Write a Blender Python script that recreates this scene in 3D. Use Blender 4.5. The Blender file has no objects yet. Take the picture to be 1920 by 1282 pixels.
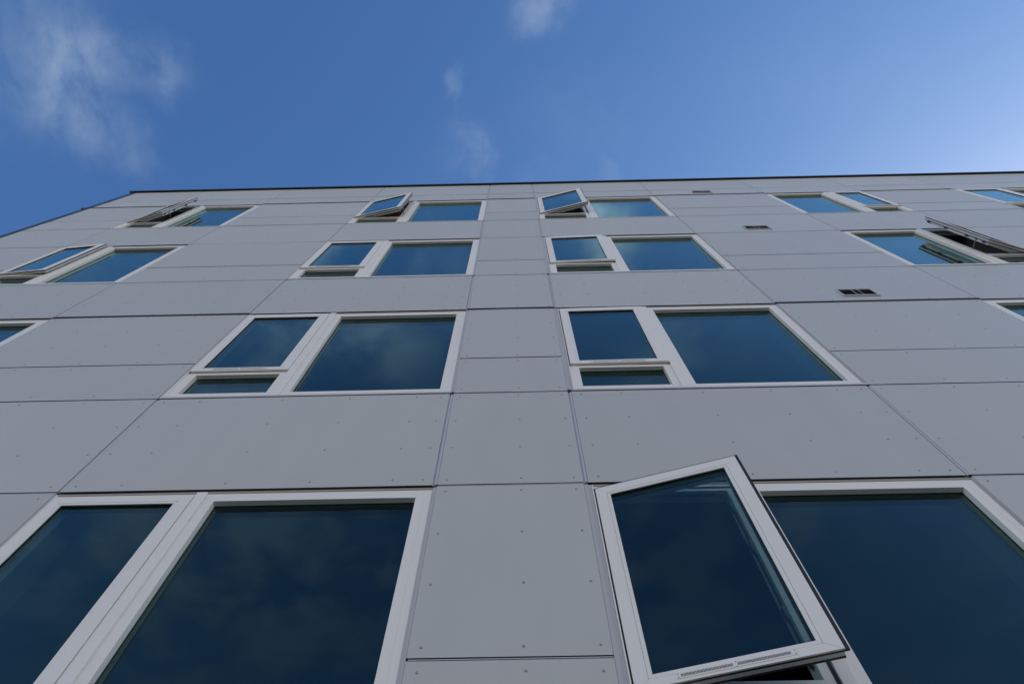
import bpy, math, random
from mathutils import Vector, Matrix
random.seed(7)
R = math.radians
scene = bpy.context.scene
col = scene.collection

# ------------------------------------------------------------------ camera
PITCH, YAW, ROLL = 1.19127931, -0.0204473, -0.00149694
fw = Vector((math.sin(YAW) * math.cos(PITCH), math.cos(YAW) * math.cos(PITCH), math.sin(PITCH)))
rt = Vector((math.cos(YAW), -math.sin(YAW), 0))
up = rt.cross(fw)
r2 = rt * math.cos(ROLL) + up * math.sin(ROLL)
u2 = -rt * math.sin(ROLL) + up * math.cos(ROLL)
CAM = Vector((0, -2.13866, 0))
cd = bpy.data.cameras.new('camera')
cd.sensor_width = 36.0
cd.lens = 24.0
cd.clip_start = 0.05
cd.clip_end = 5000
cam = bpy.data.objects.new('camera', cd)
m = Matrix((r2, u2, -fw)).transposed().to_4x4()
m.translation = CAM
cam.matrix_world = m
col.objects.link(cam)
scene.camera = cam

# ------------------------------------------------------------------ sky and sun
SUN_EL, SUN_AZ = 33.0, 57.0          # azimuth measured from +y (north) towards +x
sun_dir = Vector((math.sin(R(SUN_AZ)) * math.cos(R(SUN_EL)), math.cos(R(SUN_AZ)) * math.cos(R(SUN_EL)), math.sin(R(SUN_EL))))
w = bpy.data.worlds.new('World')
scene.world = w
w.use_nodes = True
nt = w.node_tree
N, L = nt.nodes, nt.links
N.clear()


def node(tree, kind, **kw):
    n = tree.nodes.new(kind)
    for k, v in kw.items():
        if k in n.bl_rna.properties:
            setattr(n, k, v)
        else:
            n.inputs[k].default_value = v
    return n


def math_n(tree, op, a, b=None, clamp=False):
    n = tree.nodes.new('ShaderNodeMath')
    n.operation = op
    n.use_clamp = clamp
    for i, s in enumerate((a, b)):
        if s is None:
            continue
        if isinstance(s, (int, float)):
            n.inputs[i].default_value = s
        else:
            tree.links.new(s, n.inputs[i])
    return n.outputs[0]


sky = node(nt, 'ShaderNodeTexSky', sky_type='NISHITA', sun_disc=False, sun_elevation=R(SUN_EL), sun_rotation=R(SUN_AZ),
           altitude=0, air_density=1.0, dust_density=1.0, ozone_density=2.0)
tc = node(nt, 'ShaderNodeTexCoord')
sep = node(nt, 'ShaderNodeSeparateXYZ')
L.new(tc.outputs['Generated'], sep.inputs[0])
zc = math_n(nt, 'MAXIMUM', sep.outputs['Z'], 0.05)
px = math_n(nt, 'DIVIDE', sep.outputs['X'], zc)
py = math_n(nt, 'DIVIDE', sep.outputs['Y'], zc)
comb = node(nt, 'ShaderNodeCombineXYZ')
L.new(px, comb.inputs[0])
L.new(py, comb.inputs[1])


def fbm(scale, detail, rough, dist=0.0, off=(0, 0, 0), sx=1.0, sy=1.0):
    mp = node(nt, 'ShaderNodeMapping')
    mp.inputs['Location'].default_value = off
    mp.inputs['Scale'].default_value = (sx, sy, 1)
    L.new(comb.outputs[0], mp.inputs[0])
    n = node(nt, 'ShaderNodeTexNoise', Scale=scale, Detail=detail, Roughness=rough, Distortion=dist)
    L.new(mp.outputs[0], n.inputs['Vector'])
    return n.outputs[0]


def ramp01(v, a, b):
    n = node(nt, 'ShaderNodeMapRange', clamp=True, interpolation_type='SMOOTHSTEP')
    n.inputs['From Min'].default_value = a
    n.inputs['From Max'].default_value = b
    L.new(v, n.inputs['Value'])
    return n.outputs[0]


wn = node(nt, 'ShaderNodeTexNoise', Scale=14.0, Detail=6, Roughness=0.6)
L.new(comb.outputs[0], wn.inputs['Vector'])
wv = node(nt, 'ShaderNodeVectorMath', operation='SUBTRACT')
L.new(wn.outputs['Color'], wv.inputs[0])
wv.inputs[1].default_value = (0.5, 0.5, 0.5)
ws = node(nt, 'ShaderNodeVectorMath', operation='SCALE', Scale=0.09)
L.new(wv.outputs[0], ws.inputs[0])
wa = node(nt, 'ShaderNodeVectorMath', operation='ADD')
L.new(comb.outputs[0], wa.inputs[0])
L.new(ws.outputs[0], wa.inputs[1])
wf = node(nt, 'ShaderNodeVectorMath', operation='MULTIPLY')
L.new(wa.outputs[0], wf.inputs[0])
wf.inputs[1].default_value = (1, 1, 0)


def cloud_bank(cx, cy, rx, ry, rot):
    """soft 0..1 weight of a bank of cloud standing at one place of the cloud layer"""
    mp = node(nt, 'ShaderNodeMapping', vector_type='TEXTURE')
    mp.inputs['Location'].default_value = (cx, cy, 0)
    mp.inputs['Rotation'].default_value = (0, 0, R(rot))
    mp.inputs['Scale'].default_value = (rx, ry, 1)
    L.new(wf.outputs[0], mp.inputs[0])
    g = node(nt, 'ShaderNodeVectorMath', operation='LENGTH')
    L.new(mp.outputs[0], g.inputs[0])
    n = node(nt, 'ShaderNodeMapRange', clamp=True, interpolation_type='SMOOTHSTEP')
    n.inputs['From Min'].default_value = 1.0
    n.inputs['From Max'].default_value = 0.0
    L.new(g.outputs['Value'], n.inputs['Value'])
    return n.outputs[0]


wisps = fbm(13.0, 8, 0.58, 0.2, off=(0.37, 0.1, 0), sx=1.15, sy=0.8)
broad = fbm(8.0, 6, 0.52, 0.2, off=(3.1, 1.7, 0))
SKYBANKS = [  # cx, cy, rx, ry, rotation, weight : places on the cloud layer
    (-0.598, -0.015, 0.075, 0.16, 8, 0.62),
    (-0.65, -0.01, 0.13, 0.15, 0, 0.50),
    (-0.51, -0.015, 0.11, 0.06, 12, 0.46),
    (-0.472, -0.008, 0.035, 0.032, 0, 0.22),
    (-0.548, 0.085, 0.065, 0.085, -25, 0.50),
    (-0.054, 0.100, 0.044, 0.058, -10, 0.80),
    (-0.070, 0.108, 0.06, 0.06, 0, 0.20),
    (-0.073, 0.022, 0.022, 0.036, 0, 0.50),
    (0.048, -0.080, 0.075, 0.05, -25, 0.85),
    (0.040, 0.150, 0.05, 0.04, 0, 0.25),
    (0.140, 0.150, 0.022, 0.035, 0, 0.25),
    (0.10, 0.06, 0.16, 0.09, 0, 0.12),
    (0.45, 0.02, 0.30, 0.14, 0, 0.10),
]
FARBANKS = [(-0.55, -0.75, 0.75, 0.75, 0, 0.42), (-0.25, -0.32, 0.26, 0.2, 0, 0.55), (0.52, -0.72, 0.22, 0.13, 35, 0.30), (0.95, -1.0, 0.9, 0.7, 0, 0.10),
            (0.25, -0.42, 0.16, 0.10, 10, 0.35), (0.13, -0.235, 0.08, 0.10, 0, 1.0), (0.12, -0.175, 0.14, 0.05, 0, 0.8)]
tot = None
for (cx, cy, rx, ry, ro, wt) in SKYBANKS:
    b = math_n(nt, 'MULTIPLY', cloud_bank(cx, cy, rx, ry, ro), wt)
    tot = b if tot is None else math_n(nt, 'ADD', tot, b)
d1 = math_n(nt, 'MULTIPLY', math_n(nt, 'MULTIPLY', tot, 0.60), ramp01(wisps, 0.22, 0.72))
tot2 = None
for (cx, cy, rx, ry, ro, wt) in FARBANKS:
    b = math_n(nt, 'MULTIPLY', cloud_bank(cx, cy, rx, ry, ro), wt)
    tot2 = b if tot2 is None else math_n(nt, 'ADD', tot2, b)
d2 = math_n(nt, 'MULTIPLY', tot2, ramp01(broad, 0.36, 0.66))
dens = math_n(nt, 'MULTIPLY', math_n(nt, 'ADD', d1, d2), 1.0, clamp=True)
dens = math_n(nt, 'MULTIPLY', dens, ramp01(sep.outputs['Z'], 0.02, 0.12))
sc_ = node(nt, 'ShaderNodeSeparateColor')
L.new(sky.outputs[0], sc_.inputs[0])
cc_ = node(nt, 'ShaderNodeCombineColor')
for ch, (k_, e_) in enumerate(((0.52, 1.36), (0.68, 1.19), (0.95, 0.99))):   # a deep blue, clean autumn sky
    L.new(math_n(nt, 'MULTIPLY', math_n(nt, 'POWER', sc_.outputs[ch], e_), k_), cc_.inputs[ch])
mix = node(nt, 'ShaderNodeMix', data_type='RGBA')
L.new(dens, mix.inputs[0])
L.new(cc_.outputs[0], mix.inputs[6])
mix.inputs[7].default_value = (1.8, 2.35, 3.1, 1)
# unseen bright cloud bank added to light the facade, below what the windows mirror

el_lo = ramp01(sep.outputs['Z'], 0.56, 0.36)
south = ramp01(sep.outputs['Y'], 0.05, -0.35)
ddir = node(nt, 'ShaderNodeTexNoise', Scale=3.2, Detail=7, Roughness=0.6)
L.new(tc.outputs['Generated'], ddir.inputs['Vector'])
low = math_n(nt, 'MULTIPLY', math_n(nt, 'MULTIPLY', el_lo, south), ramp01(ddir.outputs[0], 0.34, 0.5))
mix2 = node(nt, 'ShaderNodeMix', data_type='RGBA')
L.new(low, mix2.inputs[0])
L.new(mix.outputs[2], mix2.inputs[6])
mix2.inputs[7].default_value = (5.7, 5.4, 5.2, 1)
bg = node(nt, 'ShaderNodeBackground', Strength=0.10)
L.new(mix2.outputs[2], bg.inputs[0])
wo = node(nt, 'ShaderNodeOutputWorld')
L.new(bg.outputs[0], wo.inputs[0])

sl = bpy.data.lights.new('sun', 'SUN')
sl.energy = 3.2
sl.angle = R(0.5)
sl.color = (1.0, 0.93, 0.83)
so = bpy.data.objects.new('sun', sl)
so.rotation_euler = (-sun_dir).to_track_quat('-Z', 'Y').to_euler()
so.location = (30, 30, 40)
col.objects.link(so)
scene.view_settings.view_transform = 'Standard'
scene.view_settings.look = 'None'
scene.view_settings.exposure = 1.08
scene.view_settings.gamma = 1.0
scene.cycles.max_bounces = 10
scene.cycles.transparent_max_bounces = 16
scene.cycles.sample_clamp_indirect = 6.0


# ------------------------------------------------------------------ materials
def material(name, base, rough=0.5, metal=0.0, spec=0.5, vary=0.0, bump=0.0, nscale=40.0, streak=False, coat=0.0):
    mt = bpy.data.materials.new(name)
    mt.use_nodes = True
    t = mt.node_tree
    p = t.nodes['Principled BSDF']
    p.inputs['Base Color'].default_value = (*base, 1)
    p.inputs['Roughness'].default_value = rough
    p.inputs['Metallic'].default_value = metal
    p.inputs['Specular IOR Level'].default_value = spec
    p.inputs['Coat Weight'].default_value = coat
    if vary or bump:
        co = node(t, 'ShaderNodeTexCoord')
        n1 = node(t, 'ShaderNodeTexNoise', Scale=1.7, Detail=6, Roughness=0.6)
        n2 = node(t, 'ShaderNodeTexNoise', Scale=nscale, Detail=4, Roughness=0.6)
        if streak:
            mp = node(t, 'ShaderNodeMapping')
            mp.inputs['Scale'].default_value = (2.2, 1, 0.6)
            t.links.new(co.outputs['Object'], mp.inputs[0])
            t.links.new(mp.outputs[0], n1.inputs['Vector'])
        else:
            t.links.new(co.outputs['Object'], n1.inputs['Vector'])
        t.links.new(co.outputs['Object'], n2.inputs['Vector'])
        oi = node(t, 'ShaderNodeObjectInfo')
        a = math_n(t, 'ADD', math_n(t, 'MULTIPLY', n1.outputs[0], 1.3), math_n(t, 'MULTIPLY', n2.outputs[0], 0.5))
        a = math_n(t, 'ADD', math_n(t, 'MULTIPLY', a, vary), math_n(t, 'MULTIPLY', oi.outputs['Random'], vary * 0.7))
        a = math_n(t, 'ADD', a, 1 - vary * 1.25)
        mx = node(t, 'ShaderNodeMix', data_type='RGBA', blend_type='MULTIPLY')
        mx.inputs[0].default_value = 1.0
        mx.inputs[6].default_value = (*base, 1)
        t.links.new(a, mx.inputs[7])
        t.links.new(mx.outputs[2], p.inputs['Base Color'])
        if bump:
            bp = node(t, 'ShaderNodeBump', Strength=bump, Distance=0.004)
            t.links.new(n2.outputs[0], bp.inputs['Height'])
            t.links.new(bp.outputs[0], p.inputs['Normal'])
    return mt


M_panel = material('fibre_cement', (0.530, 0.546, 0.528), 0.36, vary=0.085, bump=0.05, nscale=90, streak=True, spec=0.55)
M_screw = material('screw_steel', (0.33, 0.335, 0.34), 0.4, metal=0.2)
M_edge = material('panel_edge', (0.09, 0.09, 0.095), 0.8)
M_white = material('white_window_paint', (0.86, 0.855, 0.825), 0.36, vary=0.03, bump=0.02, nscale=60)
M_trim = material('light_metal_trim', (0.58, 0.59, 0.61), 0.42, metal=0.25, vary=0.04)
M_side = material('side_trim_metal', (0.50, 0.51, 0.53), 0.4, vary=0.03)
M_sill = material('sill_metal', (0.62, 0.62, 0.62), 0.4, vary=0.03)
M_dark = material('black_membrane', (0.012, 0.012, 0.013), 0.7)
M_gasket_gap = material('gasket_and_gap_shade', (0.012, 0.012, 0.015), 0.5)
M_flash = material('black_flashing', (0.018, 0.022, 0.03), 0.45)
M_corner = material('dark_corner_metal', (0.014, 0.020, 0.032), 0.45, vary=0.05)
M_metal = material('hardware_metal', (0.35, 0.35, 0.35), 0.35, metal=0.8)
M_head = material('head_trim_shaded', (0.34, 0.32, 0.28), 0.5, vary=0.05)
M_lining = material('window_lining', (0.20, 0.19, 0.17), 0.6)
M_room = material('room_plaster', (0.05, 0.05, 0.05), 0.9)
M_roomfloor = material('room_floor', (0.06, 0.055, 0.05), 0.6)
M_brown = material('brown_timber', (0.80, 0.38, 0.22), 0.6, vary=0.4, nscale=14)
M_vent = material('vent_slat', (0.48, 0.47, 0.45), 0.5)
M_ventback = material('vent_back', (0.05, 0.05, 0.052), 0.7)
M_roof = material('roof_felt', (0.08, 0.08, 0.085), 0.8, vary=0.2, bump=0.2)


def glass_material(name, tint, f0, refl, ghost=0.0):
    mt = bpy.data.materials.new(name)
    mt.use_nodes = True
    t = mt.node_tree
    t.nodes.clear()
    geo = node(t, 'ShaderNodeNewGeometry')
    dt = node(t, 'ShaderNodeVectorMath', operation='DOT_PRODUCT')
    t.links.new(geo.outputs['Incoming'], dt.inputs[0])
    t.links.new(geo.outputs['Normal'], dt.inputs[1])
    c = math_n(t, 'ABSOLUTE', dt.outputs['Value'])
    f = math_n(t, 'POWER', math_n(t, 'SUBTRACT', 1.0, c, clamp=True), 5.3)
    f = math_n(t, 'ADD', math_n(t, 'MULTIPLY', f, 1 - f0), f0, clamp=True)
    f = math_n(t, 'MULTIPLY', f, math_n(t, 'SUBTRACT', 1.9, math_n(t, 'MULTIPLY', f, 0.9)), clamp=True)   # both leaves of the double glazing
    tr = node(t, 'ShaderNodeBsdfTransparent')
    tr.inputs[0].default_value = (*tint, 1)
    gl = node(t, 'ShaderNodeBsdfGlossy', Roughness=0.0)
    gl.inputs['Color'].default_value = (*refl, 1)
    co = node(t, 'ShaderNodeTexCoord')
    nz = node(t, 'ShaderNodeTexNoise', Scale=1.1, Detail=1)
    t.links.new(co.outputs['Object'], nz.inputs['Vector'])
    bp = node(t, 'ShaderNodeBump', Strength=0.25, Distance=0.006)
    t.links.new(nz.outputs[0], bp.inputs['Height'])
    t.links.new(bp.outputs[0], gl.inputs['Normal'])
    mx = node(t, 'ShaderNodeMixShader')
    t.links.new(f, mx.inputs[0])
    t.links.new(tr.outputs[0], mx.inputs[1])
    t.links.new(gl.outputs[0], mx.inputs[2])
    o = node(t, 'ShaderNodeOutputMaterial')
    t.links.new(mx.outputs[0], o.inputs[0])
    return mt


M_glass = glass_material('window_glass', (0.55, 0.66, 0.66), 0.030, (0.80, 1.03, 0.96))


# ------------------------------------------------------------------ mesh helper
class MB:
    def __init__(self):
        self.v, self.f, self.mi, self.sm = [], [], [], []

    def quad(self, pts, mi=0, smooth=False):
        b = len(self.v)
        self.v += [tuple(p) for p in pts]
        self.f.append(tuple(range(b, b + len(pts))))
        self.mi.append(mi)
        self.sm.append(smooth)

    def box(self, x0, x1, y0, y1, z0, z1, mi=0):
        if x0 > x1: x0, x1 = x1, x0
        if y0 > y1: y0, y1 = y1, y0
        if z0 > z1: z0, z1 = z1, z0
        b = len(self.v)
        self.v += [(x, y, z) for z in (z0, z1) for y in (y0, y1) for x in (x0, x1)]
        for f in ((0, 2, 3, 1), (4, 5, 7, 6), (0, 1, 5, 4), (2, 6, 7, 3), (0, 4, 6, 2), (1, 3, 7, 5)):
            self.f.append(tuple(b + i for i in f))
            self.mi.append(mi)
            self.sm.append(False)

    def prism(self, poly, y0, y1, mi=0):
        """polygon in x,z given counter-clockwise seen from -y, extruded from y0 (front) to y1"""
        n = len(poly)
        b = len(self.v)
        self.v += [(x, y0, z) for x, z in poly] + [(x, y1, z) for x, z in poly]
        self.f.append(tuple(b + i for i in range(n)))
        self.f.append(tuple(b + n + i for i in reversed(range(n))))
        for i in range(n):
            j = (i + 1) % n
            self.f.append((b + j, b + i, b + n + i, b + n + j))
        self.mi += [mi] * (n + 2)
        self.sm += [False] * (n + 2)

    def ring(self, x0, x1, z0, z1, wl, wr, wb, wt, y0, y1, gap=0.0004, mi=0):
        """four mitred bars round an opening"""
        g = gap
        a, b_, c, d = (x0, z0), (x1, z0), (x1, z1), (x0, z1)
        A, B, C, D = (x0 + wl, z0 + wb), (x1 - wr, z0 + wb), (x1 - wr, z1 - wt), (x0 + wl, z1 - wt)
        self.prism([(a[0] + g, a[1]), (b_[0] - g, b_[1]), (B[0] - g, B[1]), (A[0] + g, A[1])], y0, y1, mi)
        self.prism([(D[0] + g, D[1]), (C[0] - g, C[1]), (c[0] - g, c[1]), (d[0] + g, d[1])], y0, y1, mi)
        self.prism([(a[0], a[1] + g), (A[0], A[1] + g), (D[0], D[1] - g), (d[0], d[1] - g)], y0, y1, mi)
        self.prism([(B[0], B[1] + g), (b_[0], b_[1] + g), (c[0], c[1] - g), (C[0], C[1] - g)], y0, y1, mi)

    def disc(self, x, y, z, r, h, n=8, mi=0):
        """low domed screw head facing -y"""
        b = len(self.v)
        for rr, yy in ((r, y), (r * 0.92, y - h * 0.6), (r * 0.5, y - h)):
            for i in range(n):
                a = 2 * math.pi * i / n
                self.v.append((x + rr * math.cos(a), yy, z + rr * math.sin(a)))
        for k in (0, 1):
            for i in range(n):
                j = (i + 1) % n
                self.f.append((b + k * n + i, b + k * n + j, b + (k + 1) * n + j, b + (k + 1) * n + i))
                self.mi.append(mi)
                self.sm.append(True)
        self.f.append(tuple(b + 2 * n + i for i in range(n)))
        self.mi.append(mi)
        self.sm.append(True)

    def tube(self, p, q, r, n=8, mi=0):
        p, q = Vector(p), Vector(q)
        d = (q - p).normalized()
        a = d.orthogonal().normalized()
        c = d.cross(a)
        b = len(self.v)
        for o in (p, q):
            for i in range(n):
                t = 2 * math.pi * i / n
                self.v.append(tuple(o + (a * math.cos(t) + c * math.sin(t)) * r))
        for i in range(n):
            j = (i + 1) % n
            self.f.append((b + i, b + j, b + n + j, b + n + i))
            self.mi.append(mi)
            self.sm.append(True)
        self.f.append(tuple(b + i for i in reversed(range(n))))
        self.f.append(tuple(b + n + i for i in range(n)))
        self.mi += [mi] * 2
        self.sm += [False] * 2

    def build(self, name, mats, parent=None, mirror=False, bevel=0.0):
        me = bpy.data.meshes.new(name)
        v, f = self.v, self.f
        if mirror:
            v = [(-x, y, z) for x, y, z in v]
            f = [tuple(reversed(t)) for t in f]
        me.from_pydata(v, [], f)
        for mt in (mats if isinstance(mats, (list, tuple)) else [mats]):
            me.materials.append(mt)
        me.polygons.foreach_set('material_index', self.mi)
        me.polygons.foreach_set('use_smooth', self.sm)
        me.update()
        o = bpy.data.objects.new(name, me)
        col.objects.link(o)
        if parent:
            o.parent = parent
        if bevel:
            bv = o.modifiers.new('bevel', 'BEVEL')
            bv.width = bevel
            bv.segments = 2
            bv.limit_method = 'ANGLE'
        return o


# ------------------------------------------------------------------ ground
g = MB()
g.box(-400, 400, -400, 400, -2.2, -1.6)
M_ground = material('pale_paving', (0.44, 0.38, 0.29), 0.85, vary=0.15, bump=0.3, nscale=8)
ground = g.build('ground', M_ground)
ground['kind'] = 'structure'
g = MB()
g.box(-80, 80, -26.0, 0.35, -1.64, -1.594)  # unseen dark strip added to cut ground bounce on the lower soffits
unseen_dark_ground = g.build('unseen_dark_ground', material('dark_ground', (0.04, 0.04, 0.042), 0.9, vary=0.2, bump=0.4, nscale=30))
unseen_dark_ground['kind'] = 'structure'

# ------------------------------------------------------------------ the building
T = [0.235 + 3 * i for i in range(5)]        # heads of the windows: T[1] is the lowest in the picture
Bz = [1.398 + 3 * i for i in range(4)]       # bottoms of the windows under T[1], T[2], ...
Mz = [-0.973 + 3 * i for i in range(5)]
PZ, RZ = 12.799, 13.843
GZ = -1.6
XE, XA, XB, XC, XD, XG, XH, XI, XJ, XK, XL, XM = -7.576, -6.214, -4.491, -2.580, -0.475, 0.366, 2.484, 4.441, 6.149, 7.742, 9.834, 11.78

root = bpy.data.objects.new('apartment_building', None)
root.location = (0, 0, 0)
col.objects.link(root)
root['label'] = 'pale grey panel-clad apartment block with white windows, some casements open, seen from below'
root['category'] = 'building'

DEPTH = 11.0
WALLY = 0.031


def project(x, y, z):
    d = Vector((x, y, z)) - CAM
    k = 1280 / max(d.dot(fw), 1e-3)
    return 960 + d.dot(r2) * k, 641 - d.dot(u2) * k, d.dot(fw)


def seen(x0, x1, z0, z1):
    n = 0
    for i in range(13):
        for j in range(13):
            u, v, dd = project(x0 + (x1 - x0) * i / 12, 0, z0 + (z1 - z0) * j / 12)
            if dd > 0.2 and 0 <= u <= 1920 and 0 <= v <= 1282:
                n += 1
    return n > 0


# structural wall behind the cladding, open where the windows are
wl = MB()
solids = [(XE - 0.05, XA), (XB, XC), (XD, XG + 0.02), (XH, XI), (XJ, XK), (XL, XM + 0.05)]
wins = [(XA, XB), (XC, XD), (XG + 0.02, XH), (XI, XJ), (XK, XL)]
for x0, x1 in solids:
    wl.box(x0, x1, WALLY, 0.30, GZ, RZ + 0.02)
for x0, x1 in wins:
    lo = GZ
    for i in range(5):
        hi = T[i] + 1.163 if i < 4 else RZ + 0.02
        if i == 0:
            wl.box(x0, x1, WALLY, 0.30, GZ, Bz[0] - 0.004)
        else:
            wl.box(x0, x1, WALLY, 0.30, T[i] - 0.012, (Bz[i] - 0.004) if i < 4 else RZ + 0.02)
wl.box(XE - 0.05, XE + 0.22, 0.3, DEPTH, GZ, RZ + 0.02)
wl.box(XM - 0.2, XM + 0.05, 0.3, DEPTH, GZ, RZ + 0.02)
wl.box(XE - 0.05, XM + 0.05, DEPTH, DEPTH + 0.3, GZ, RZ + 0.02)
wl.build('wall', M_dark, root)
# panelled side walls
zz = [GZ + 0.01, 0.235, 3.235, 6.235, 9.235, 12.235, RZ]
for xs0, xs1 in ((XE - 0.075, XE - 0.052), (XM + 0.052, XM + 0.075)):
    sw = MB()
    for k in range(len(zz) - 1):
        y = 0.12
        while y < DEPTH + 0.2:
            y1 = min(y + 2.2, DEPTH + 0.3)
            sw.box(xs0, xs1, y + 0.006, y1 - 0.006, zz[k] + 0.006, zz[k + 1] - 0.006)
            y = y1
    sw.build('side_cladding', M_panel, root)
rf = MB()
rf.box(XE + 0.22, XM - 0.2, 0.3, DEPTH, RZ - 0.5, RZ - 0.3)
rf.build('roof', M_roof, root)

# inside: floors, ceilings, partitions and a dark back wall
it = MB()
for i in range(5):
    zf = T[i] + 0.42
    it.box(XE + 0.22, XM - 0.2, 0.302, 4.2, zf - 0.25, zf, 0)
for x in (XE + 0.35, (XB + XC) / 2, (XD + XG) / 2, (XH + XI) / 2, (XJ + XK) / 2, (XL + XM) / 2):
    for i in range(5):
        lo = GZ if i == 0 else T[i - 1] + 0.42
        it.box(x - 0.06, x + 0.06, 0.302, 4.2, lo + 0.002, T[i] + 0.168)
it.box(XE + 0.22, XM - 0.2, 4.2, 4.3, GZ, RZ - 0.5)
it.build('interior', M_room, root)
br = MB()   # the timber ceiling and blind one can see through the open casement of the top floor
br.box((XB + XC) / 2 + 0.07, (XD + XG) / 2 - 0.07, 0.34, 3.6, T[4] + 0.05, T[4] + 0.12)
br.build('ceiling', M_brown, root)

# cladding panels
rows_solid = [GZ + 0.02, T[0], Bz[0], Mz[1], T[1], Bz[1], Mz[2], T[2], Bz[2], Mz[3], T[3], Bz[3], Mz[4], T[4], PZ, RZ]
rows_win = [(GZ + 0.02, T[0]), (T[0], Bz[0]), (T[1], Bz[1]), (T[2], Bz[2]), (T[3], Bz[3]), (T[4], PZ), (PZ, RZ)]
FR = {  # screw columns inside each bay, metres from the left joint
    'ea': [0.07, 0.47, 0.90, 1.30], 'ab': [0.066, 0.46, 0.93, 1.28, 1.655], 'bc': [0.055, 0.485, 0.943, 1.41, 1.835],
    'cd': [0.066, 0.324, 0.912, 1.388, 1.86, 2.035], 'dg': [0.062, 0.479, 0.782], 'gh': [0.078, 0.36, 0.94, 1.411, 1.876, 2.05],
    'hi': [0.07, 0.582, 1.033, 1.51, 1.895], 'ij': [0.066, 0.43, 0.78, 1.25, 1.65], 'jk': [0.065, 0.53, 1.06, 1.53],
    'kl': [0.066, 0.324, 0.912, 1.388, 1.86, 2.015], 'lm': [0.066, 0.50, 0.97, 1.43, 1.89]}
bays = [('ea', XE, XA), ('ab', XA, XB), ('bc', XB, XC), ('cd', XC, XD), ('dg', XD, XG), ('gh', XG, XH), ('hi', XH, XI), ('ij', XI, XJ),
        ('jk', XJ, XK), ('kl', XK, XL), ('lm', XL, XM)]
WINBAYS = ('ab', 'cd', 'gh', 'ij', 'kl')


def screw_rows(z0, z1):
    h = z1 - z0
    if h > 2:
        return [z0 + 0.06 + (h - 0.12) * k / 5 for k in range(6)]
    if h > 1.0:
        return [z0 + 0.056, z0 + 0.056 + (h - 0.115) / 3, z0 + 0.056 + (h - 0.115) * 2 / 3, z1 - 0.058]
    return [z0 + 0.066, z1 - 0.065]


def panel_mesh(mb, bay, x0, x1, z0, z1):
    jl = 0.003 if bay == 'ea' else 0.013
    jr = 0.013
    gb = 0.007
    gt = 0.009
    if abs(z1 - T[2]) < .01 or abs(z1 - T[4]) < .01:
        gt = 0.021          # deeper fire joint below the flashing
    a0, a1, c0, c1 = x0 + jl, x1 - jr, z0 + gb, z1 - gt
    if bay in WINBAYS:
        if any(abs(z0 - t) < .01 for t in T[1:]):
            c0 = z0 + 0.001
    nx, nz = 10, 6
    bow = random.uniform(-0.0022, 0.0022)
    bow2 = random.uniform(0.0, 0.0022)
    tl = random.uniform(-0.0008, 0.0008)
    b = len(mb.v)
    for j in range(nz + 1):
        for i in range(nx + 1):
            s, t = i / nx, j / nz
            y = -bow * math.sin(math.pi * s) - bow2 * (1 - t) * math.sin(math.pi * s * 2 + bow * 900) * 0.5 + tl * (t - 0.5)
            mb.v.append((a0 + (a1 - a0) * s, y, c0 + (c1 - c0) * t))
    W = nx + 1
    for j in range(nz):
        for i in range(nx):
            k = b + j * W + i
            mb.f.append((k, k + 1, k + W + 1, k + W))
            mb.mi.append(0)
            mb.sm.append(True)
    # edges turned back 8 mm
    rim = [b + i for i in range(W)] + [b + j * W + nx for j in range(1, nz + 1)] + [b + nz * W + i for i in range(nx - 1, -1, -1)] + \
          [b + j * W for j in range(nz - 1, 0, -1)]
    e = len(mb.v)
    for k in rim:
        x, y, z = mb.v[k]
        mb.v.append((x, y, z))
    for k in rim:
        x, y, z = mb.v[k]
        mb.v.append((x, y + 0.008, z))
    n = len(rim)
    for i in range(n):
        j = (i + 1) % n
        mb.f.append((e + j, e + i, e + n + i, e + n + j))
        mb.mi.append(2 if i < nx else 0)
        mb.sm.append(False)
    for zr in screw_rows(z0, z1):
        for xr in FR[bay]:
            xs, zs = x0 + xr + random.uniform(-0.004, 0.004), zr + random.uniform(-0.004, 0.004)
            s, t = (xs - a0) / (a1 - a0), (zs - c0) / (c1 - c0)
            y = -bow * math.sin(math.pi * s) - bow2 * (1 - t) * math.sin(math.pi * s * 2 + bow * 900) * 0.5 + tl * (t - 0.5)
            mb.disc(xs, y, zs, 0.0068, 0.0032, 10, 1)


rest = MB()
for bay, x0, x1 in bays:
    rows = rows_win if bay in WINBAYS else list(zip(rows_solid[:-1], rows_solid[1:]))
    for z0, z1 in rows:
        if seen(x0, x1, z0, z1):
            mb = MB()
            panel_mesh(mb, bay, x0, x1, z0, z1)
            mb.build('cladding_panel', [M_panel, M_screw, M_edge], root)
        else:
            panel_mesh(rest, bay, x0, x1, z0, z1)
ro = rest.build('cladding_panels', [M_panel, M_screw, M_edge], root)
ro['kind'] = 'stuff'

# joint trims: a light strip set in every vertical joint beside a dark groove, thin strips in the horizontal joints
for x in (XA, XB, XC, XD, XG, XH, XI, XJ, XK, XL):
    for i in range(6):
        jt = MB()
        z0 = (GZ, T[0], T[1], T[2], T[3], T[4])[i]
        z1 = (T[0], Bz[0], Bz[1], Bz[2], Bz[3], RZ)[i]
        jt.box(x - 0.003, x + 0.0108, 0.0015, 0.028, z0 + 0.008, z1 - 0.018)
        jt.box(x - 0.0127, x - 0.003, 0.010, 0.028, z0 + 0.008, z1 - 0.018)
        jt.build('joint_trim', M_trim, root)
for bay, x0, x1 in bays:
    if bay in WINBAYS:
        continue
    for z in Mz[1:] + [PZ] + Bz + [T[1], T[3]]:
        ht = MB()
        ht.box(x0 + 0.02, x1 - 0.014, 0.003, 0.028, z - 0.0022, z + 0.0018)
        ht.build('horizontal_trim', M_trim, root)

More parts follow.
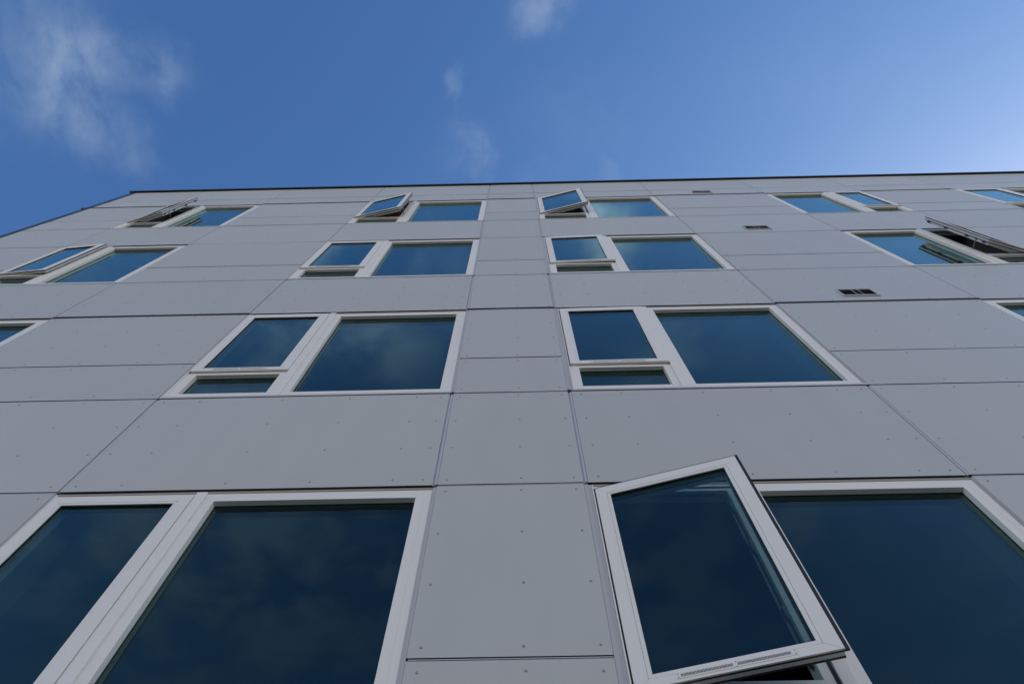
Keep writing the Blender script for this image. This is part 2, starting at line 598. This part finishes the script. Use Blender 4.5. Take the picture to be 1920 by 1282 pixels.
# black flashings: fire stops above the 2nd and 4th rows of windows, and the coping
for z in (T[2], T[4]):
    for bay, x0, x1 in bays:
        if bay in WINBAYS:
            continue
        fl = MB()
        xl = XE - 0.165 if bay == 'ea' else x0 + 0.002
        fl.box(xl, x1 - 0.003, -0.009, 0.028 if bay != 'ea' else 0.029, z - 0.017, z + 0.004)
        fl.build('flashing', M_flash, root)
cp = MB()
cp.box(XE - 0.15, XM + 0.15, -0.036, 0.42, RZ + 0.021, RZ + 0.07)
cp.box(XE - 0.15, XM + 0.15, -0.036, -0.030, RZ - 0.004, RZ + 0.021)
cp.box(XE - 0.15, XE + 0.5, 0.42, DEPTH + 0.35, RZ + 0.021, RZ + 0.07)
cp.box(XM - 0.4, XM + 0.15, 0.42, DEPTH + 0.35, RZ + 0.021, RZ + 0.07)
cp.build('coping', M_flash, root)
ct = MB()
for z0, z1 in ((GZ, T[2] - 0.015), (T[2] + 0.006, T[4] - 0.016), (T[4] + 0.006, RZ + 0.018)):
    ct.box(XE - 0.088, XE - 0.001, -0.006, 0.10, z0, z1)
    ct.box(XE - 0.0005, XE + 0.002, 0.001, 0.02, z0, z1)
ct.build('corner_trim', M_corner, root, bevel=0.004)


# ------------------------------------------------------------------ windows
# everything of a window is drawn in local coordinates: x from the hinge-side edge, z from the window head, y into the wall
HW = {'wide': dict(W=2.087, SW=0.768, F0=0.900, F1=2.004), 'narrow': dict(W=1.700, SW=0.600, F0=0.735, F1=1.617)}
FY = 0.012       # face of the fixed frame behind the face of the cladding
ZS0, ZS1 = -1.368, -0.056     # sash bottom, top


def make_window(x_left, head, kind='wide', mirror=False, angle=0.0, label=None, tl=0.012, tr=0.012, hx=0.0, hy=0.0):
    d = HW[kind]
    W, SW, F0, F1 = d['W'], d['SW'], d['F0'], d['F1']
    S0 = 0.014
    S1 = S0 + SW
    ox = x_left + (W if mirror else 0.0)
    f = MB()
    Y0, Y1 = FY, 0.085
    zb = -1.805
    ZT = -0.026
    # frame: jambs, head, mullion with a shallow step, transom, sill
    f.box(0.0, 0.078, Y0, Y1, zb, ZT)
    f.box(F1, W, Y0, Y1, zb, ZT)
    f.box(F1 + 0.045, F1 + 0.0475, Y0 - 0.0015, Y0 - 0.0002, zb + 0.001, ZT - 0.001)
    mx = S1 + 0.061
    f.box(S1 - 0.052, S1 + 0.0035, Y0, Y1, zb, ZT)
    f.box(S1 + 0.004, mx, -0.002, Y1, zb, ZT)
    f.box(mx + 0.0005, F0, Y0, Y1, zb, ZT)
    f.box(-0.0005, 0.005, -0.002, Y0 - 0.0002, zb, ZT)
    f.box(0.0052, 0.024, Y0 - 0.0016, Y0 - 0.0003, -1.372, -0.045, 1)  # black strips put in so the gap round the sash looks shaded
    f.box(S1 - 0.012, S1 + 0.0038, Y0 - 0.0016, Y0 - 0.0003, -1.372, -0.045, 1)
    f.box(0.0242, S1 - 0.0122, Y0 - 0.0016, Y0 - 0.0003, -0.064, -0.045, 1)
    f.box(0.0785, S1 - 0.0525, Y0, Y1, -0.084, ZT)
    f.box(F0 + 0.0005, F1 - 0.0005, Y0, Y1, -0.095, ZT)
    f.box(0.0785, S1 - 0.0525, Y0, Y1, -1.408, -1.325)
    f.box(0.0785, S1 - 0.0525, Y0, Y1, zb, -1.735)
    f.box(F0 + 0.0005, F1 - 0.0005, Y0, Y1, zb, -1.735)
    # inner stops that carry the glass beads and a dark gasket line
    for (a, b_, c, e) in ((F0, F1, -1.735, -0.095), (0.078, S1 - 0.052, -1.735, -1.408)):
        f.ring(a + 0.0005, b_ - 0.0005, c + 0.0005, e - 0.0005, 0.004, 0.004, 0.004, 0.004, 0.0445, 0.0495, mi=1)
    fo = f.build('window', [M_white, M_gasket_gap], root, mirror, bevel=0.0015)
    fo.location = (ox, 0, head)
    if label:
        fo['label'] = label

    def sub(mb, name, mats, loc=None, ang=0.0, bevel=0.0):
        o = mb.build(name, mats, fo, mirror, bevel)
        if loc:
            o.location = (-loc[0] if mirror else loc[0], loc[1], loc[2])
            o.rotation_euler = (0, 0, R(ang) if mirror else -R(ang))
        return o

    # head trim: upright strip, shade of a downward slope put into its taupe colour
    t = MB()
    t.prism([(0.0, -0.0258), (W, -0.0258), (W, -0.0075), (0.0, -0.0075)], 0.009, 0.03, 2)
    t.prism([(0.0, -0.0073), (W, -0.0073), (W, -0.004), (0.0, -0.004)], 0.018, 0.03, 3)  # black strip painted in as the shadow gap above the trim
    if mirror:
        tl, tr = tr, tl
    t.box(-tl, -tl * 0.5, 0.003, 0.03, zb, -0.012, 1)
    t.box(-tl * 0.5 + 0.0006, -0.0008, 0.008, 0.03, zb, -0.012, 1)
    t.box(W + 0.0008, W + tr * 0.5 - 0.0006, 0.008, 0.03, zb, -0.012, 1)
    t.box(W + tr * 0.5, W + tr, 0.003, 0.03, zb, -0.012, 1)
    sub(t, 'frame_trim', [M_sill, M_side, M_head, M_gasket_gap])
    s = MB()
    s.prism([(-0.008, -1.829), (W + 0.008, -1.829), (W + 0.008, -1.8055), (-0.008, -1.8055)], -0.002, 0.06)
    s.quad([(-0.008, -0.002, -1.8055), (W + 0.008, -0.002, -1.8055), (W + 0.008, 0.06, -1.798), (-0.008, 0.06, -1.798)])
    sub(s, 'sill', M_sill, bevel=0.001)
    # reveal lining between frame and room
    ln = MB()
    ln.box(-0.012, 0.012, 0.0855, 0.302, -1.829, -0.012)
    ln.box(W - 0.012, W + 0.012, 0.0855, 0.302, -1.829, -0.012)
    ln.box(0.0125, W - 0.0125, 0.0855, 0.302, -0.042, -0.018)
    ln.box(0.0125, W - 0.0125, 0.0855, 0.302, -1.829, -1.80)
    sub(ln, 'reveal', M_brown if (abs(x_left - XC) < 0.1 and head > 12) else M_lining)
    # fixed panes
    for (a, b_, c, e) in ((F0, F1, -1.735, -0.095), (0.078, S1 - 0.052, -1.735, -1.408)):
        p = MB()
        p.box(a + 0.001, b_ - 0.001, 0.050, 0.068, c + 0.001, e - 0.001)
        sub(p, 'glass_pane', M_glass)
    # sash
    hinge = (S0 + hx, FY - 0.020 + hy, 0.0)
    bl, br_, bb, bt = 0.076, 0.080, 0.058, 0.078      # widths of the sash bars: left, right, bottom, top
    op = angle > 4

    def ring(mb, e, y0, y1, inner=0.0, low=None):
        """mitred bars from an outline inset by e (negative = larger) to the glass edge plus inner"""
        eb = e if low is None else low
        mb.ring(e, SW - e, ZS0 + eb, ZS1 - e, bl - e - inner, br_ - e - inner, bb - eb - inner, bt - e - inner, y0, y1)
    sa = MB()
    ring(sa, 0, 0.0, 0.0085 if op else 0.0155, 0.019)
    sa.ring(bl - 0.018, SW - br_ + 0.018, ZS0 + bb - 0.018, ZS1 - bt + 0.018, 0.018, 0.018, 0.018, 0.018, 0.0008, 0.0085)
    if op:
        ring(sa, 0.002, 0.0172, 0.0400)
        ring(sa, 0.030, 0.0484, 0.078)
    else:
        ring(sa, 0.004, 0.0165, 0.0235)
    sub(sa, 'sash', M_white, hinge, angle, bevel=0.0012)
    gk = MB()
    ext = (0.017 if hy else 0.012) if op else (0.006 if angle > 0 else -0.001)
    ring(gk, -ext, 0.0087 if op else 0.0157, 0.0170 if op else 0.0163, -0.002, 0.0 if op else 0.002)
    if op:
        ring(gk, 0.0, 0.0402, 0.0482, -0.002)
    sub(gk, 'gasket', M_gasket_gap, hinge, angle)
    p = MB()
    p.box(bl + 0.0005, SW - br_ - 0.0005, 0.0165, 0.030, ZS0 + bb + 0.0005, ZS1 - bt - 0.0005)
    sub(p, 'glass_pane', M_glass, hinge, angle)
    # slotted trickle vent on the bottom rail
    v = MB()
    vx0, vx1 = SW * 0.5 - 0.222, SW * 0.5 + 0.222
    vz = ZS0 + 0.026
    v.box(vx0, vx1, -0.0016, -0.0001, vz - 0.013, vz + 0.013)
    pitch = 0.0050
    for side in (0, 1):
        base = vx0 + 0.016 if side == 0 else SW * 0.5 + 0.006
        n_ = int(((vx1 - vx0) / 2 - 0.024) / pitch)
        for k in range(n_):
            xk = base + k * pitch
            v.box(xk, xk + 0.0026, -0.0022, -0.0017, vz - 0.0065, vz + 0.0065, 1)
    for xx in (vx0 + 0.006, vx1 - 0.006):
        for dz in (-0.008, 0.008):
            v.disc(xx, -0.0017, vz + dz, 0.0022, 0.001, 8, 1)
    for dz in (-0.010, 0.010):
        v.disc(SW * 0.5, -0.0017, vz + dz, 0.0022, 0.001, 8, 1)
    sub(v, 'trickle_vent', [M_white, M_gasket_gap], hinge, angle)
    if angle > 4:
        # locking cams on the free edge, a restrictor rod and hinge arms
        for zc_ in (-0.12, -0.50, -0.94, -1.27):
            c = MB()
            c.box(SW - 0.0298, SW - 0.026, 0.050, 0.072, zc_ - 0.045, zc_ + 0.045)
            c.tube((SW - 0.0258, 0.061, zc_), (SW - 0.012, 0.061, zc_), 0.008, 10, 1)
            sub(c, 'locking_cam', [M_metal, M_gasket_gap], hinge, angle)
        a_ = R(angle)
        zr = -1.13
        ex = S0 + (SW - 0.012) * math.cos(a_) + 0.05 * math.sin(a_)
        ey = FY - 0.02 - (SW - 0.012) * math.sin(a_) + 0.05 * math.cos(a_)
        r_ = MB()
        r_.tube((ex, ey, zr), (ex + 0.004, 0.03, zr - 0.004), 0.0045, 10)
        r_.box(ex - 0.008, ex + 0.008, ey - 0.010, ey + 0.010, zr - 0.012, zr + 0.012)
        sub(r_, 'restrictor_rod', M_metal)
        h_ = MB()
        for zz_ in (-1.3245, -0.0885):
            h_.box(0.085, S1 - 0.07, 0.030, 0.048, zz_, zz_ + 0.004)
        h_.box(S1 - 0.056, S1 - 0.0523, 0.030, 0.052, -1.25, -0.12, 0)
        for zz_ in (-0.2, -0.52, -0.96, -1.2):
            h_.box(S1 - 0.064, S1 - 0.0562, 0.028, 0.056, zz_ - 0.035, zz_ + 0.035)
        sub(h_, 'hinge_track', M_metal)
    return fo


XS = {'LL': (XA + 0.004, 'narrow', False), 'L': (XC + 0.006, 'wide', False), 'R': (XG + 0.030, 'wide', False),
      'RR': (XI + 0.004, 'narrow', True), 'RRR': (XK + 0.005, 'wide', False)}
ANG = {('R', 1): 14.5, ('R', 2): 0.5, ('R', 3): 1.3, ('R', 4): 12.6, ('L', 4): 11.5, ('LL', 3): 4.2, ('LL', 4): 15.3, ('RR', 3): 16.6}
LAB = {('R', 1): 'lowest window, its casement swung open, with a slotted trickle vent along the bottom rail',
       ('R', 4): 'top floor window right of the narrow panels, casement swung open',
       ('L', 4): 'top floor window with open casement and a brown ceiling behind it',
       ('LL', 3): 'window near the left corner with its casement slightly open',
       ('LL', 4): 'top floor window nearest the left corner, casement wide open',
       ('RR', 3): 'right-hand window with its casement wide open, edge on'}
for key, (x_, kd, mr) in XS.items():
    for fl_ in (1, 2, 3, 4):
        xj0, xj1 = {'LL': (XA, XB), 'L': (XC, XD), 'R': (XG, XH), 'RR': (XI, XJ), 'RRR': (XK, XL)}[key]
        Wd = HW[kd]['W']
        hh = (0.0, 0.012) if (key, fl_) == ('R', 1) else (0, 0)
        make_window(x_, T[fl_], kd, mr, ANG.get((key, fl_), 0.0), LAB.get((key, fl_)),
                    x_ - (xj0 - 0.013) - 0.0015, (xj1 + 0.013) - (x_ + Wd) - 0.0015, *hh)

# ------------------------------------------------------------------ vent grilles in the bands right of the centre
for i in (2, 3, 4):
    v = MB()
    x0, x1, z0, z1 = 3.212, 3.572, T[i] + 0.148, T[i] + 0.362
    v.ring(x0, x1, z0, z1, 0.018, 0.018, 0.022, 0.018, -0.012, -0.001)
    v.box(x0 + 0.018, x1 - 0.018, -0.003, -0.001, z0 + 0.02, z1 - 0.018, 2)
    for k in range(7):
        zk = z0 + 0.026 + k * 0.0245
        v.quad([(x0 + 0.018, -0.011, zk), (x1 - 0.018, -0.011, zk), (x1 - 0.018, -0.0032, zk + 0.014), (x0 + 0.018, -0.0032, zk + 0.014)], 1)
        v.quad([(x0 + 0.018, -0.0104, zk - 0.001), (x0 + 0.018, -0.003, zk + 0.0125), (x1 - 0.018, -0.003, zk + 0.0125), (x1 - 0.018, -0.0104, zk - 0.001)], 1)
    for xx in (x0 + 0.145, x0 + 0.205):
        v.box(xx, xx + 0.007, -0.0125, -0.0112, z0 + 0.022, z1 - 0.018)
    v.build('vent_grille', [M_trim, M_vent, M_ventback], root)
